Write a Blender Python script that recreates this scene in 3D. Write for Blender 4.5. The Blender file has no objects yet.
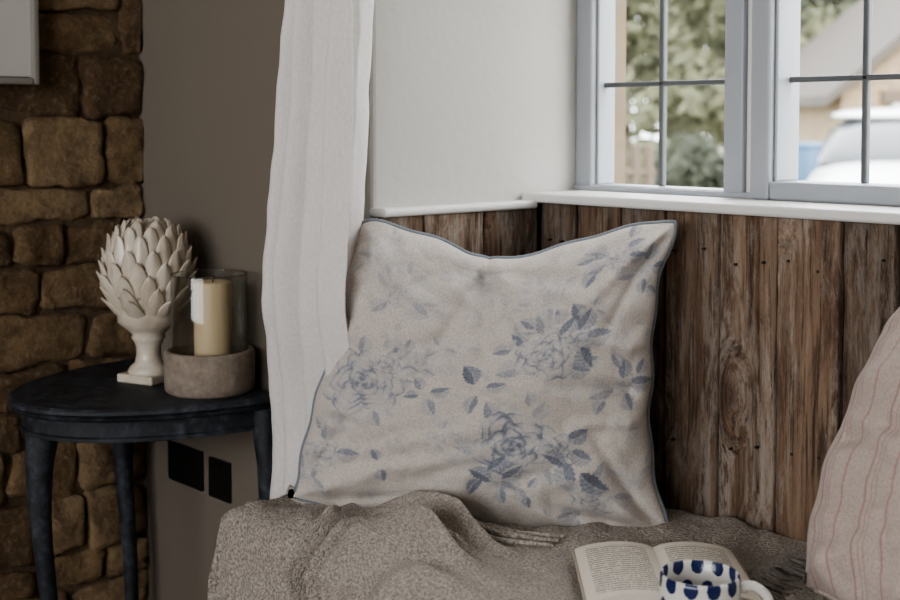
import bpy, bmesh, math, random
import numpy as np
from mathutils import Vector, noise, Matrix
random.seed(7); np.random.seed(7)
scene=bpy.context.scene
col=scene.collection

# ------------------------------------------------ helpers
def node(nt,t,ins=None,**props):
    n=nt.nodes.new(t)
    for k,v in props.items(): setattr(n,k,v)
    if ins:
        for k,v in ins.items():
            if isinstance(v,bpy.types.NodeSocket): nt.links.new(v,n.inputs[k])
            else: n.inputs[k].default_value=v
    return n
def c4(c): return (c[0],c[1],c[2],1.0)
def newmat(name,color=(.5,.5,.5),rough=.6,**kw):
    m=bpy.data.materials.new(name); m.use_nodes=True
    nt=m.node_tree; b=nt.nodes['Principled BSDF']
    b.inputs['Base Color'].default_value=c4(color); b.inputs['Roughness'].default_value=rough
    for k,v in kw.items(): b.inputs[k].default_value=v
    return m,nt,b
def ramp(nt,fac,stops):
    r=node(nt,'ShaderNodeValToRGB',{0:fac}); e=r.color_ramp.elements
    e[0].position=stops[0][0]; e[0].color=c4(stops[0][1])
    e[1].position=stops[1][0]; e[1].color=c4(stops[1][1])
    for p,c in stops[2:]:
        x=e.new(p); x.color=c4(c)
    return r.outputs[0]
def g(v): return (v,v,v)
def mix(nt,f,a,b,blend='MIX'):
    n=nt.nodes.new('ShaderNodeMix'); n.data_type='RGBA'; n.blend_type=blend
    for i,v in ((0,f),(6,a),(7,b)):
        if isinstance(v,bpy.types.NodeSocket): nt.links.new(v,n.inputs[i])
        else: n.inputs[i].default_value = v if i==0 else c4(v)
    return n.outputs[2]
def math_(nt,op,a,b=0.0):
    return node(nt,'ShaderNodeMath',{0:a,1:b},operation=op).outputs[0]
def coords(nt,scale=(1,1,1),out='Object',rot=(0,0,0)):
    tc=node(nt,'ShaderNodeTexCoord')
    return node(nt,'ShaderNodeMapping',{'Vector':tc.outputs[out],'Scale':scale,'Rotation':rot}).outputs[0]
def noise_(nt,vec,scale,detail=4,rough=.55,dist=0):
    return node(nt,'ShaderNodeTexNoise',{'Vector':vec,'Scale':scale,'Detail':detail,'Roughness':rough,'Distortion':dist}).outputs[0]
def bump(nt,b,h,strength=.3,dist=.01,prev=None):
    ins={'Height':h,'Strength':strength,'Distance':dist}
    if prev is not None: ins['Normal']=prev
    n=node(nt,'ShaderNodeBump',ins)
    nt.links.new(n.outputs[0],b.inputs['Normal']); return n.outputs[0]

def mesh(name,verts,faces,mat,smooth=False,parent=None):
    me=bpy.data.meshes.new(name); me.from_pydata([tuple(v) for v in verts],[],faces); me.update()
    o=bpy.data.objects.new(name,me); col.objects.link(o)
    if mat: me.materials.append(mat)
    if smooth: me.polygons.foreach_set('use_smooth',[True]*len(me.polygons))
    if parent: o.parent=parent
    return o
def empty(name):
    o=bpy.data.objects.new(name,None); col.objects.link(o); o.empty_display_size=.05; return o
def box(name,lo,hi,mat,bevel=0,parent=None,seg=2,rotz=0):
    bm=bmesh.new(); bmesh.ops.create_cube(bm,size=1)
    c=[(a+b)/2 for a,b in zip(lo,hi)]; s=[abs(b-a) for a,b in zip(lo,hi)]
    for v in bm.verts: v.co=Vector((v.co.x*s[0],v.co.y*s[1],v.co.z*s[2]))
    if bevel: bmesh.ops.bevel(bm,geom=bm.edges[:],offset=bevel,segments=seg,affect='EDGES',profile=.5)
    if rotz: bmesh.ops.rotate(bm,verts=bm.verts,matrix=Matrix.Rotation(rotz,3,'Z'))
    for v in bm.verts: v.co+=Vector(c)
    me=bpy.data.meshes.new(name); bm.to_mesh(me); bm.free(); me.materials.append(mat)
    o=bpy.data.objects.new(name,me); col.objects.link(o)
    if parent: o.parent=parent
    return o
def join(name,objs,parent=None):
    bm=bmesh.new(); mats=[]
    for o in objs:
        me=o.data; off={}
        for i,m in enumerate(me.materials):
            if m not in mats: mats.append(m)
            off[i]=mats.index(m)
        n0=len(bm.faces); bm.from_mesh(me); bm.faces.ensure_lookup_table()
        for f in bm.faces[n0:]: f.material_index=off.get(f.material_index,0)
        bpy.data.objects.remove(o)
    me=bpy.data.meshes.new(name); bm.to_mesh(me); bm.free()
    for m in mats: me.materials.append(m)
    o=bpy.data.objects.new(name,me); col.objects.link(o)
    if parent: o.parent=parent
    return o
def lathe(name,prof,center,mat,n=64,parent=None,smooth=True,closed=False):
    vs=[];fs=[]
    for r,z in prof:
        for i in range(n):
            a=2*math.pi*i/n; vs.append((center[0]+r*math.cos(a),center[1]+r*math.sin(a),center[2]+z))
    m=len(prof)
    for j in range(m-1 if not closed else m):
        for i in range(n):
            a=j*n+i;b=j*n+(i+1)%n;c=((j+1)%m)*n+(i+1)%n;d=((j+1)%m)*n+i
            fs.append((a,b,c,d))
    return mesh(name,vs,fs,mat,smooth,parent)
def tube(name,pts,radius,mat,parent=None,n=8,closed=False):
    P=[Vector(p) for p in pts]; m=len(P); vs=[];fs=[]
    up=Vector((0,0,1)); prev=None
    for i in range(m):
        if closed: t=(P[(i+1)%m]-P[i-1])
        else: t=P[min(i+1,m-1)]-P[max(i-1,0)]
        if t.length<1e-9: t=Vector((0,0,1))
        t.normalize()
        if prev is None:
            a=t.cross(up)
            if a.length<.1: a=t.cross(Vector((1,0,0)))
        else: a=prev-t*prev.dot(t)
        a.normalize(); prev=a; b=t.cross(a)
        r=radius[i] if isinstance(radius,(list,tuple)) else radius
        for k in range(n):
            an=2*math.pi*k/n; vs.append(P[i]+a*math.cos(an)*r+b*math.sin(an)*r)
    for i in range(m if closed else m-1):
        for k in range(n):
            j=(i+1)%m
            fs.append((i*n+k,i*n+(k+1)%n,j*n+(k+1)%n,j*n+k))
    if not closed:
        fs.append(tuple(range(n))[::-1]); fs.append(tuple((m-1)*n+k for k in range(n)))
    return mesh(name,vs,fs,mat,True,parent)
def catmull(pts,n):
    P=[np.array(p,float) for p in pts]; out=[]; m=len(P)-1
    for k in range(n+1):
        t=k/n*m; i=min(int(t),m-1); f=t-i
        p0=P[max(i-1,0)];p1=P[i];p2=P[i+1];p3=P[min(i+2,m)]
        out.append(.5*((2*p1)+(-p0+p2)*f+(2*p0-5*p1+4*p2-p3)*f*f+(-p0+3*p1-3*p2+p3)*f**3))
    return out
def set_attr(o,name,vals):
    a=o.data.attributes.new(name,'FLOAT','POINT'); a.data.foreach_set('value',np.asarray(vals,dtype=np.float32))
def nz(x,y,z=0): return noise.noise(Vector((x,y,z)))
def sstep(a,b,x):
    t=min(1,max(0,(x-a)/(b-a))); return t*t*(3-2*t)

# ------------------------------------------------ materials
def plaster(name,c,var=.05):
    m,nt,b=newmat(name,c,.9); v=coords(nt)
    n=noise_(nt,v,3,3); c2=tuple(x*(1-var*2) for x in c)
    nt.links.new(mix(nt,n,c,c2),b.inputs['Base Color'])
    bump(nt,b,noise_(nt,v,60,4),.08,.01); return m
M_grey=plaster('greige_wall_paint',(.165,.140,.112))
M_white=plaster('white_wall_paint',(.55,.525,.49))
M_ceil=plaster('ceiling_paint',(.5,.47,.43))
M_sill,_,_=newmat('sill_paint',(.66,.645,.62),.45)
M_frame,_,_=newmat('window_frame_paint',(.32,.338,.362),.45)
M_lead,_,_=newmat('lead_cames',(.11,.115,.12),.5,Metallic=.3)

def glassmat(name,tint=(.97,.98,.98),gl=.06,rough=.02,edge=None):
    m=bpy.data.materials.new(name); m.use_nodes=True; nt=m.node_tree; nt.nodes.clear()
    out=node(nt,'ShaderNodeOutputMaterial')
    lw=node(nt,'ShaderNodeLayerWeight',{'Blend':.35})
    tcol=mix(nt,math_(nt,'POWER',lw.outputs['Facing'],4.0),tint,edge) if edge else None
    tr=node(nt,'ShaderNodeBsdfTransparent',{'Color':tcol if edge else c4(tint)})
    gb=node(nt,'ShaderNodeBsdfGlossy',{'Roughness':rough})
    f=math_(nt,'MULTIPLY',lw.outputs['Facing'],gl*5); f=math_(nt,'ADD',f,gl*.4)
    mx=node(nt,'ShaderNodeMixShader',{0:f,1:tr.outputs[0],2:gb.outputs[0]})
    nt.links.new(mx.outputs[0],out.inputs[0]); return m
M_pane=glassmat('window_glass',gl=.02)
M_glass=glassmat('hurricane_glass',(.94,.95,.94),.08,.03,(.45,.46,.45))

# weathered wood
M_wood,nt,b=newmat('weathered_wood',(.2,.1,.05),.85)
at=node(nt,'ShaderNodeAttribute',attribute_name='tint')
tc=node(nt,'ShaderNodeTexCoord')
off=node(nt,'ShaderNodeCombineXYZ',{0:math_(nt,'MULTIPLY',at.outputs['Fac'],13.0),1:math_(nt,'MULTIPLY',at.outputs['Fac'],7.0),2:math_(nt,'MULTIPLY',at.outputs['Fac'],31.0)})
vv=node(nt,'ShaderNodeVectorMath',{0:tc.outputs['Object'],1:off.outputs[0]},operation='ADD').outputs[0]
kv=node(nt,'ShaderNodeTexVoronoi',{'Vector':node(nt,'ShaderNodeMapping',{'Vector':vv,'Scale':(1,1,.5)}).outputs[0],'Scale':7.0}).outputs['Distance']
kd=ramp(nt,kv,[(.0,g(1)),(.30,g(0))])
vk=node(nt,'ShaderNodeVectorMath',{0:vv,1:node(nt,'ShaderNodeCombineXYZ',{0:math_(nt,'MULTIPLY',kd,.045),1:math_(nt,'MULTIPLY',kd,.045),2:0.0}).outputs[0]},operation='ADD').outputs[0]
st=node(nt,'ShaderNodeMapping',{'Vector':vk,'Scale':(1,1,.04)}).outputs[0]
st2=node(nt,'ShaderNodeMapping',{'Vector':vk,'Scale':(1,1,.20)}).outputs[0]
grain=noise_(nt,st,150,5,.7,.3); grain2=noise_(nt,st,42,5,.65,.8); patch=noise_(nt,st2,14,8,.80,.5); fl=noise_(nt,st2,120,6,.8)
base=ramp(nt,grain2,[(.30,(.045,.026,.016)),(.45,(.105,.064,.041)),(.58,(.170,.113,.077)),(.72,(.245,.178,.130))])
base=mix(nt,math_(nt,'MULTIPLY',ramp(nt,grain,[(.38,g(1)),(.50,g(0))]),.8),base,(.028,.017,.012))
gm=math_(nt,'MULTIPLY',ramp(nt,patch,[(.45,g(0)),(.57,g(1))]),ramp(nt,fl,[(.40,g(0)),(.52,g(1))]))
base=mix(nt,math_(nt,'MULTIPLY',gm,.62),base,(.30,.26,.22))
base=mix(nt,math_(nt,'MULTIPLY',ramp(nt,noise_(nt,st2,8,7,.8,.8),[(.53,g(0)),(.60,g(1))]),.6),base,(.040,.023,.015))
base=mix(nt,ramp(nt,kv,[(.06,g(.95)),(.13,g(0))]),base,(.018,.010,.007))
tv=node(nt,'ShaderNodeHueSaturation',{'Color':base,'Value':math_(nt,'ADD',math_(nt,'MULTIPLY',at.outputs['Fac'],.85),.64),'Saturation':.98}).outputs[0]
nt.links.new(tv,b.inputs['Base Color'])
b.inputs['Specular IOR Level'].default_value=.2
bump(nt,b,grain,.8,.004,bump(nt,b,patch,.9,.008,))
M_nail,_,_=newmat('iron_nail',(.02,.014,.01),.7)

# stone
M_stone,nt,b=newmat('sandstone',(.3,.2,.1),.9)
at=node(nt,'ShaderNodeAttribute',attribute_name='tint'); v=coords(nt)
s=ramp(nt,at.outputs['Fac'],[(0,(.13,.078,.040)),(.35,(.215,.135,.068)),(.7,(.30,.20,.105)),(1,(.38,.27,.155))])
n1=noise_(nt,v,18,6,.72); n2=noise_(nt,v,90,6,.74)
s=mix(nt,ramp(nt,n1,[(.38,g(.65)),(.60,g(0))]),s,(.085,.050,.026))
s=mix(nt,ramp(nt,n2,[(.5,g(0)),(.70,g(.55))]),s,(.42,.32,.20))
nt.links.new(s,b.inputs['Base Color']); bump(nt,b,n2,1.0,.008,bump(nt,b,n1,.8,.014))
M_mortar,nt,b=newmat('lime_mortar',(.09,.055,.035),.95); v=coords(nt)
nt.links.new(ramp(nt,noise_(nt,v,30,6,.7),[(.3,(.07,.045,.026)),(.7,(.20,.135,.08))]),b.inputs['Base Color']); bump(nt,b,noise_(nt,v,70,6,.7),1,.012)
M_back,_,_=newmat('batten_shadow_gap',(.012,.008,.005),.95)
M_stone_out,nt,b=newmat('cotswold_stone_outside',(.5,.4,.28),.9)
br=node(nt,'ShaderNodeTexBrick',{'Vector':coords(nt,rot=(math.pi/2,0,0)),'Color1':c4((.23,.165,.10)),'Color2':c4((.13,.095,.06)),'Mortar':c4((.20,.165,.12)),'Scale':3.0,'Mortar Size':.03})
nt.links.new(mix(nt,.4,br.outputs[0],ramp(nt,noise_(nt,coords(nt),9,6),[(.3,(.10,.07,.045)),(.7,(.27,.205,.135))])),b.inputs['Base Color'])

def fabric(name,c1,c2,scale=350,bs=.4,bd=.003,noisec=60,extra=None,rough=.95,sheen=.1):
    m,nt,b=newmat(name,c1,rough); b.inputs['Sheen Weight'].default_value=sheen
    uv=node(nt,'ShaderNodeTexCoord').outputs['Object']
    w=noise_(nt,uv,scale,2,.6); n2=noise_(nt,uv,noisec,4,.6)
    c=mix(nt,ramp(nt,w,[(.35,g(0)),(.65,g(1))]),c1,c2)
    c=mix(nt,math_(nt,'MULTIPLY',n2,.35),c,c2)
    if extra: c=extra(nt,c)
    nt.links.new(c,b.inputs['Base Color']); bump(nt,b,w,bs,bd); return m
def print_extra(nt,c):
    at=node(nt,'ShaderNodeAttribute',attribute_name='ink')
    v=node(nt,'ShaderNodeTexCoord').outputs['Object']
    fade=ramp(nt,noise_(nt,v,260,3,.7),[(.30,g(.6)),(.58,g(1))])
    fade2=ramp(nt,noise_(nt,v,14,3,.6),[(.32,g(.72)),(.6,g(1))])
    f=math_(nt,'MULTIPLY',math_(nt,'MULTIPLY',at.outputs['Fac'],fade),fade2)
    inkc=ramp(nt,f,[(0,(.38,.385,.41)),(.35,(.22,.235,.275)),(1,(.055,.066,.098))])
    return mix(nt,ramp(nt,f,[(0,g(0)),(.42,g(.93))]),c,inkc)
M_linen=fabric('floral_linen',(.58,.53,.485),(.43,.385,.345),420,.4,.002,40,extra=print_extra)
M_pipe=fabric('blue_piping',(.13,.155,.18),(.21,.23,.25),500,.5,.002)
def stripe_extra(nt,c):
    at=node(nt,'ShaderNodeAttribute',attribute_name='su'); u=at.outputs['Fac']
    fr=math_(nt,'FRACT',math_(nt,'MULTIPLY',u,7.0))
    f=None
    for cx,w,a in ((.30,.020,.55),(.42,.012,.35),(.5,.012,.35),(.80,.020,.5)):
        d=math_(nt,'ABSOLUTE',math_(nt,'SUBTRACT',fr,cx)); s=math_(nt,'MULTIPLY',math_(nt,'LESS_THAN',d,w),a)
        f=s if f is None else math_(nt,'ADD',f,s)
    return mix(nt,f,c,(.27,.105,.09))
M_stripe=fabric('striped_linen',(.50,.42,.375),(.37,.30,.265),420,.35,.002,40,extra=stripe_extra)
M_cover=fabric('nubbly_wool_cover',(.60,.54,.48),(.22,.185,.155),280,1,.007,90)
def throw_extra(nt,c):
    a=node(nt,'ShaderNodeAttribute',attribute_name='ru').outputs['Fac']; b_=node(nt,'ShaderNodeAttribute',attribute_name='rv').outputs['Fac']
    zg=math_(nt,'ABSOLUTE',math_(nt,'SUBTRACT',math_(nt,'FRACT',math_(nt,'MULTIPLY',a,60.0)),.5))
    s=math_(nt,'SINE',math_(nt,'MULTIPLY',math_(nt,'ADD',math_(nt,'MULTIPLY',b_,300.0),math_(nt,'MULTIPLY',zg,2.0)),6.283))
    return mix(nt,math_(nt,'ADD',math_(nt,'MULTIPLY',s,.12),.12),c,(.18,.152,.128))
M_throw=fabric('woven_wool_throw',(.56,.505,.445),(.27,.23,.195),300,1,.007,70,extra=throw_extra)
M_hem=fabric('throw_rolled_hem',(.54,.485,.425),(.26,.22,.185),300,1,.007,70)
M_fringe=fabric('throw_fringe',(.27,.24,.21),(.12,.10,.09),400,.5,.002)
# curtain
M_curt=bpy.data.materials.new('curtain_linen'); M_curt.use_nodes=True; nt=M_curt.node_tree; b=nt.nodes['Principled BSDF']
v=coords(nt,(1,1,.35)); w=noise_(nt,v,420,3,.6); cc=mix(nt,ramp(nt,w,[(.3,g(0)),(.7,g(1))]),(.79,.755,.73),(.67,.63,.605))
nt.links.new(cc,b.inputs['Base Color']); b.inputs['Roughness'].default_value=.95; bump(nt,b,w,.3,.002,bump(nt,b,noise_(nt,coords(nt),14,4),.4,.01))
tl=node(nt,'ShaderNodeBsdfTranslucent',{'Color':c4((.74,.70,.67))})
mx=node(nt,'ShaderNodeMixShader',{0:.12,1:b.outputs[0],2:tl.outputs[0]}); nt.links.new(mx.outputs[0],nt.nodes['Material Output'].inputs[0])

M_table,nt,b=newmat('distressed_blue_black_paint',(.02,.025,.035),.6); v=coords(nt)
n=noise_(nt,v,45,7,.75); n3=noise_(nt,v,9,4)
nt.links.new(ramp(nt,math_(nt,'ADD',math_(nt,'MULTIPLY',n,.75),math_(nt,'MULTIPLY',n3,.25)),[(.38,(.006,.007,.009)),(.50,(.017,.020,.026)),(.60,(.048,.055,.069)),(.75,(.15,.16,.18))]),b.inputs['Base Color'])
bump(nt,b,n,.5,.004); nt.links.new(ramp(nt,n,[(.3,g(.5)),(.7,g(.85))]),b.inputs['Roughness'])
M_ceramic,nt,b=newmat('cream_ceramic',(.66,.60,.50),.3); v=coords(nt)
nt.links.new(ramp(nt,noise_(nt,v,30,5),[(.3,(.48,.41,.32)),(.6,(.64,.57,.475))]),b.inputs['Base Color'])
M_pot,nt,b=newmat('stone_pot',(.30,.25,.20),.9); v=coords(nt)
nt.links.new(ramp(nt,noise_(nt,v,55,6,.7),[(.3,(.17,.135,.105)),(.7,(.32,.265,.215))]),b.inputs['Base Color']); bump(nt,b,noise_(nt,v,150,4),.4,.003)
M_wax,nt,b=newmat('candle_wax',(.72,.56,.37),.45); b.inputs['Subsurface Weight'].default_value=.2; b.inputs['Subsurface Radius'].default_value=(.02,.012,.006)
M_wick,_,_=newmat('wick',(.02,.02,.02),.9)
M_socket,_,_=newmat('black_socket_plate',(.006,.006,.006),.35)
M_socket2,_,_=newmat('socket_hole',(.002,.002,.002),.6)
M_paper,nt,b=newmat('book_page',(.68,.63,.55),.85)
uvn=node(nt,'ShaderNodeUVMap',uv_map='UVMap'); sp=node(nt,'ShaderNodeSeparateXYZ',{0:uvn.outputs[0]})
U,V=sp.outputs[0],sp.outputs[1]
ln=math_(nt,'LESS_THAN',math_(nt,'FRACT',math_(nt,'MULTIPLY',V,26.0)),.48)
wd=noise_(nt,node(nt,'ShaderNodeCombineXYZ',{0:math_(nt,'MULTIPLY',U,60.0),1:math_(nt,'MULTIPLY',math_(nt,'FLOOR',math_(nt,'MULTIPLY',V,26.0)),7.3),2:0.0}).outputs[0],1.0,2)
wd=math_(nt,'GREATER_THAN',wd,.42)
ins=math_(nt,'MULTIPLY',math_(nt,'MULTIPLY',math_(nt,'GREATER_THAN',U,.12),math_(nt,'LESS_THAN',U,.88)),math_(nt,'MULTIPLY',math_(nt,'GREATER_THAN',V,.08),math_(nt,'LESS_THAN',V,.93)))
f=math_(nt,'MULTIPLY',math_(nt,'MULTIPLY',ln,wd),math_(nt,'MULTIPLY',ins,.75))
nt.links.new(mix(nt,f,(.62,.565,.485),(.08,.07,.06)),b.inputs['Base Color'])
M_cover_b,_,_=newmat('book_cover',(.35,.30,.24),.6)
# mug
M_mug,nt,b=newmat('painted_stoneware',(.78,.76,.72),.18)
uvn=node(nt,'ShaderNodeUVMap',uv_map='UVMap')
sp=node(nt,'ShaderNodeSeparateXYZ',{0:uvn.outputs[0]})
vsc=math_(nt,'MULTIPLY',math_(nt,'ADD',sp.outputs[1],.22),3.0)
row=math_(nt,'FLOOR',vsc)
uu=math_(nt,'ADD',math_(nt,'MULTIPLY',sp.outputs[0],11.0),math_(nt,'MULTIPLY',row,.5))
fx=math_(nt,'SUBTRACT',math_(nt,'FRACT',uu),.5); fy=math_(nt,'SUBTRACT',math_(nt,'FRACT',vsc),.5)
nn=math_(nt,'MULTIPLY',math_(nt,'SUBTRACT',noise_(nt,uvn.outputs[0],26,2),.5),.7)
dd=math_(nt,'ADD',math_(nt,'POWER',math_(nt,'ABSOLUTE',math_(nt,'MULTIPLY',fx,2.8)),2.0),math_(nt,'POWER',math_(nt,'ABSOLUTE',math_(nt,'MULTIPLY',fy,2.35)),2.0))
dd=math_(nt,'ADD',dd,nn)
nt.links.new(mix(nt,math_(nt,'LESS_THAN',dd,.8),(.64,.62,.58),(.014,.024,.085)),b.inputs['Base Color'])
M_mugw,_,_=newmat('white_glaze',(.64,.62,.58),.18)
M_pframe,_,_=newmat('pale_picture_frame',(.24,.22,.20),.5)
M_mount,_,_=newmat('picture_mount',(.55,.53,.50),.8)
M_sketch,_,_=newmat('sketch_ink',(.2,.22,.25),.8)
M_floor,nt,b=newmat('floorboards',(.16,.10,.06),.55)
v=coords(nt,(1,9,1)); nt.links.new(ramp(nt,noise_(nt,v,3,6,.6),[(.3,(.10,.06,.035)),(.7,(.24,.16,.10))]),b.inputs['Base Color'])
M_bench,_,_=newmat('bench_paint',(.40,.37,.33),.6)
M_rod,_,_=newmat('curtain_pole_iron',(.05,.045,.04),.4,Metallic=.8)

# ------------------------------------------------ room shell
XL=-2.085; YG=1.13; XN=-1.42; XR=.30; YW=1.56; H=2.3; YO=1.68
box('floor',(-2.4,-2.5,-.1),(2.4,YO,0),M_floor)
box('ceiling',(-2.4,-2.5,H),(2.4,YO,H+.15),M_ceil)
box('wall_back_left',(XL-.2,YG,0),(XN-.012,1.61,H),M_grey)
box('wall_back_right',(XR+.012,YG,0),(2.4,1.61,H),M_grey)
box('wall_nook_left',(XN-.035,YG-.002,0),(XN,1.61,H-.002),M_white,.012,seg=4)
box('wall_nook_right',(XR,YG-.002,0),(XR+.035,1.61,H-.002),M_white,.012,seg=4)
box('wall_under_window',(XN,1.464,0),(XR,1.61,.93),M_white)
box('wall_over_window',(XN,YG+.005,1.82),(XR,1.61,H),M_white)
ow=[box('a',(-2.6,1.61,-.25),(XN-.006,YO,H+.3),M_stone_out),box('a',(XR+.006,1.61,-.25),(2.6,YO,H+.3),M_stone_out),
    box('a',(XN-.006,1.63,-.25),(XR+.006,YO,.935),M_stone_out),box('a',(XN-.006,1.63,1.82),(XR+.006,YO,H+.3),M_stone_out)]
join('wall_exterior',ow)
box('wall_right',(2.2,-2.4,0),(2.4,YG,H),M_grey)
rw=[box('a',(-2.3,-2.4,0),(-1.5,-2.2,H),M_white),box('a',(1.3,-2.4,0),(2.4,-2.2,H),M_white),
    box('a',(-1.5,-2.4,0),(1.3,-2.2,.75),M_white),box('a',(-1.5,-2.4,2.1),(1.3,-2.2,H),M_white)]
join('wall_rear',rw)
w2=empty('rear_fill_window')  # unseen rear opening, added so sky light fills in from behind the camera
for i,x in enumerate((-1.5,-.57,.36,1.255)):
    box('stile_%d'%i,(x,-2.33,.75),(x+.045,-2.27,2.1),M_frame,.004,w2)
box('rail_bottom',(-1.5,-2.33,.75),(1.3,-2.27,.80),M_frame,.004,w2); box('rail_top',(-1.5,-2.33,2.05),(1.3,-2.27,2.1),M_frame,.004,w2)

# stone wall (left)
bm=bmesh.new(); bmesh.ops.create_cube(bm,size=2); bmesh.ops.subdivide_edges(bm,edges=bm.edges[:],cuts=9,use_grid_fill=True)
bmesh.ops.delete(bm,geom=[f for f in bm.faces if f.normal.x<-.9],context='FACES')
bm.verts.ensure_lookup_table(); bm.verts.index_update()
TV=[v.co.copy() for v in bm.verts]; TF=[tuple(v.index for v in f.verts) for f in bm.faces]; bm.free()
TN=[]
for p in TV:
    e=9; n6=(abs(p.x)**e+abs(p.y)**e+abs(p.z)**e)**(1/e); q=p/n6
    TN.append(q)
vs=[];fs=[];tint=[]
z=0.0; k=0
def add_stone(cy,cz,wd,h,t,dep):
    global k
    k+=1; n0=len(vs); sk=random.uniform(-.14,.14); sk2=random.uniform(-.20,.20); tp=random.uniform(-.004,.004)
    for p in TN:
        q=Vector((XL+p.x*dep+tp*p.y,cy+p.y*(wd/2-.003)*(1+sk*.4*p.z)+sk2*p.z*h*.3,cz+p.z*(h/2-.0025)*(1+sk2*p.y)+sk*p.y*h*.35))
        d=noise.noise_vector(q*22+Vector((k*3.1,0,0)))*.008+noise.noise_vector(q*60)*.004+noise.noise_vector(q*140)*.0018
        q+=d; q.y=min(q.y,YG-.001); vs.append(q); tint.append(t)
    fs.extend(tuple(i+n0 for i in f) for f in TF)
while z<H-.02:
    h=random.choice([.06,.075,.09,.105,.12]); h=min(h,H-z)
    y=YG+random.choice([.0,.02,.05])
    while y>-2.25:
        wd=random.uniform(.08,.20)
        if h>.085 and random.random()<.25:
            f=random.uniform(.4,.6)
            add_stone(y-wd/2,z+h*f/2,wd,h*f,random.random(),random.uniform(.018,.028))
            add_stone(y-wd/2,z+h*(1+f)/2,wd,h*(1-f),random.random(),random.uniform(.018,.028))
        else: add_stone(y-wd/2,z+h/2,wd,h,random.random(),random.uniform(.018,.030))
        y-=wd
    z+=h
sw=mesh('stones',vs,fs,M_stone,True); set_attr(sw,'tint',tint)
wl=empty('wall_left'); sw.parent=wl
box('mortar',(XL-.15,-2.4,0),(XL+.012,YG,H),M_mortar,0,wl)

# ------------------------------------------------ panelling
def plank_front(vs,fs,tint,u0,u1,zb,zt,place,t,thick=.012):
    fcol=[0,.02,.06,.2,.4,.6,.8,.94,.98,1]; nz_=110; n0=len(vs); sd=random.random()*100
    for j in range(nz_+1):
        z=zb+(zt-zb)*j/nz_
        a=u0+.0014+abs(.0028*nz(z*12,sd)+.0014*nz(z*60,sd)); b_=u1-.0014-abs(.0028*nz(z*12,sd+9)+.0014*nz(z*60,sd+7))
        w_=[(a,-thick)]
        for f in fcol:
            uu=a+(b_-a)*f; ed=min(f,1-f)
            d=-.0035 if ed==0 else (-.0010 if ed<.03 else 0)
            d+=.0020*nz(uu*25,z*4,sd)+.0009*nz(uu*110,z*9,sd)
            w_.append((uu,d))
        w_.append((b_,-thick))
        for uu,d in w_: vs.append(place(uu,d,z)); tint.append(t)
    w=len(fcol)+2
    for j in range(nz_):
        for i in range(w-1): a=n0+j*w+i; fs.append((a,a+1,a+w+1,a+w))
vs=[];fs=[];tint=[]
seams=[-1.394,-1.320,-1.232,-1.150,-1.057,-.965,-.871,-.795,-.70,-.62,-.525,-.44,-.35,-.26,-.17,-.08,.01,.10,.19,.275]
tn=[.15,.45,.2,.50,.80,1.0,.30,.72,.2,.5,.8,.4,.6,.3,.7,.2,.5,.4,.6]
for i in range(len(seams)-1):
    o=random.uniform(-.004,.003)
    plank_front(vs,fs,tint,seams[i],seams[i+1],.02,.931,lambda u,d,z,o=o:Vector((u,1.440+o-d,z)),tn[i])
ys=[1.128,1.2075,1.325,1.44]; t2=[.6,.95,.6]
for i in range(3):
    plank_front(vs,fs,tint,ys[i],ys[i+1],.02,.922,lambda u,d,z:Vector((XN+.026+d,u,z)),t2[i])
    plank_front(vs,fs,tint,ys[i],ys[i+1],.02,.922,lambda u,d,z:Vector((XR-.026-d,u,z)),t2[i])
pn=mesh('boards',vs,fs,M_wood,True); set_attr(pn,'tint',tint)
P=empty('wood_panelling'); pn.parent=P
box('batten_back',(XN+.003,1.4495,.02),(XR-.003,1.4635,.925),M_back,0,P)
box('batten_left',(XN+.001,YG+.002,.02),(XN+.014,1.45,.918),M_back,0,P)
nails=[]
for i in range(len(seams)-1):
    for zz in (.62,.875):
        for ff in (.25,.75):
            if random.random()<.35: continue
            x=seams[i]+(seams[i+1]-seams[i])*(ff+random.uniform(-.08,.08)); z_=zz+random.uniform(-.012,.012)
            nails.append(box('n',(x-.0017,1.434,z_-.0017),(x+.0017,1.442,z_+.0017),M_nail,.0006))
join('nails',nails,P)
box('trim_1',(XN+.001,1.424,.931),(XR-.001,1.60,.9455),M_sill,.005,seg=3)
box('trim_2',(XN-.002,YG-.004,.922),(XN+.034,1.432,.9345),M_sill,.005,seg=3)
box('trim_3',(XR-.034,YG-.004,.922),(XR+.002,1.432,.9345),M_sill,.005,seg=3)

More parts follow.
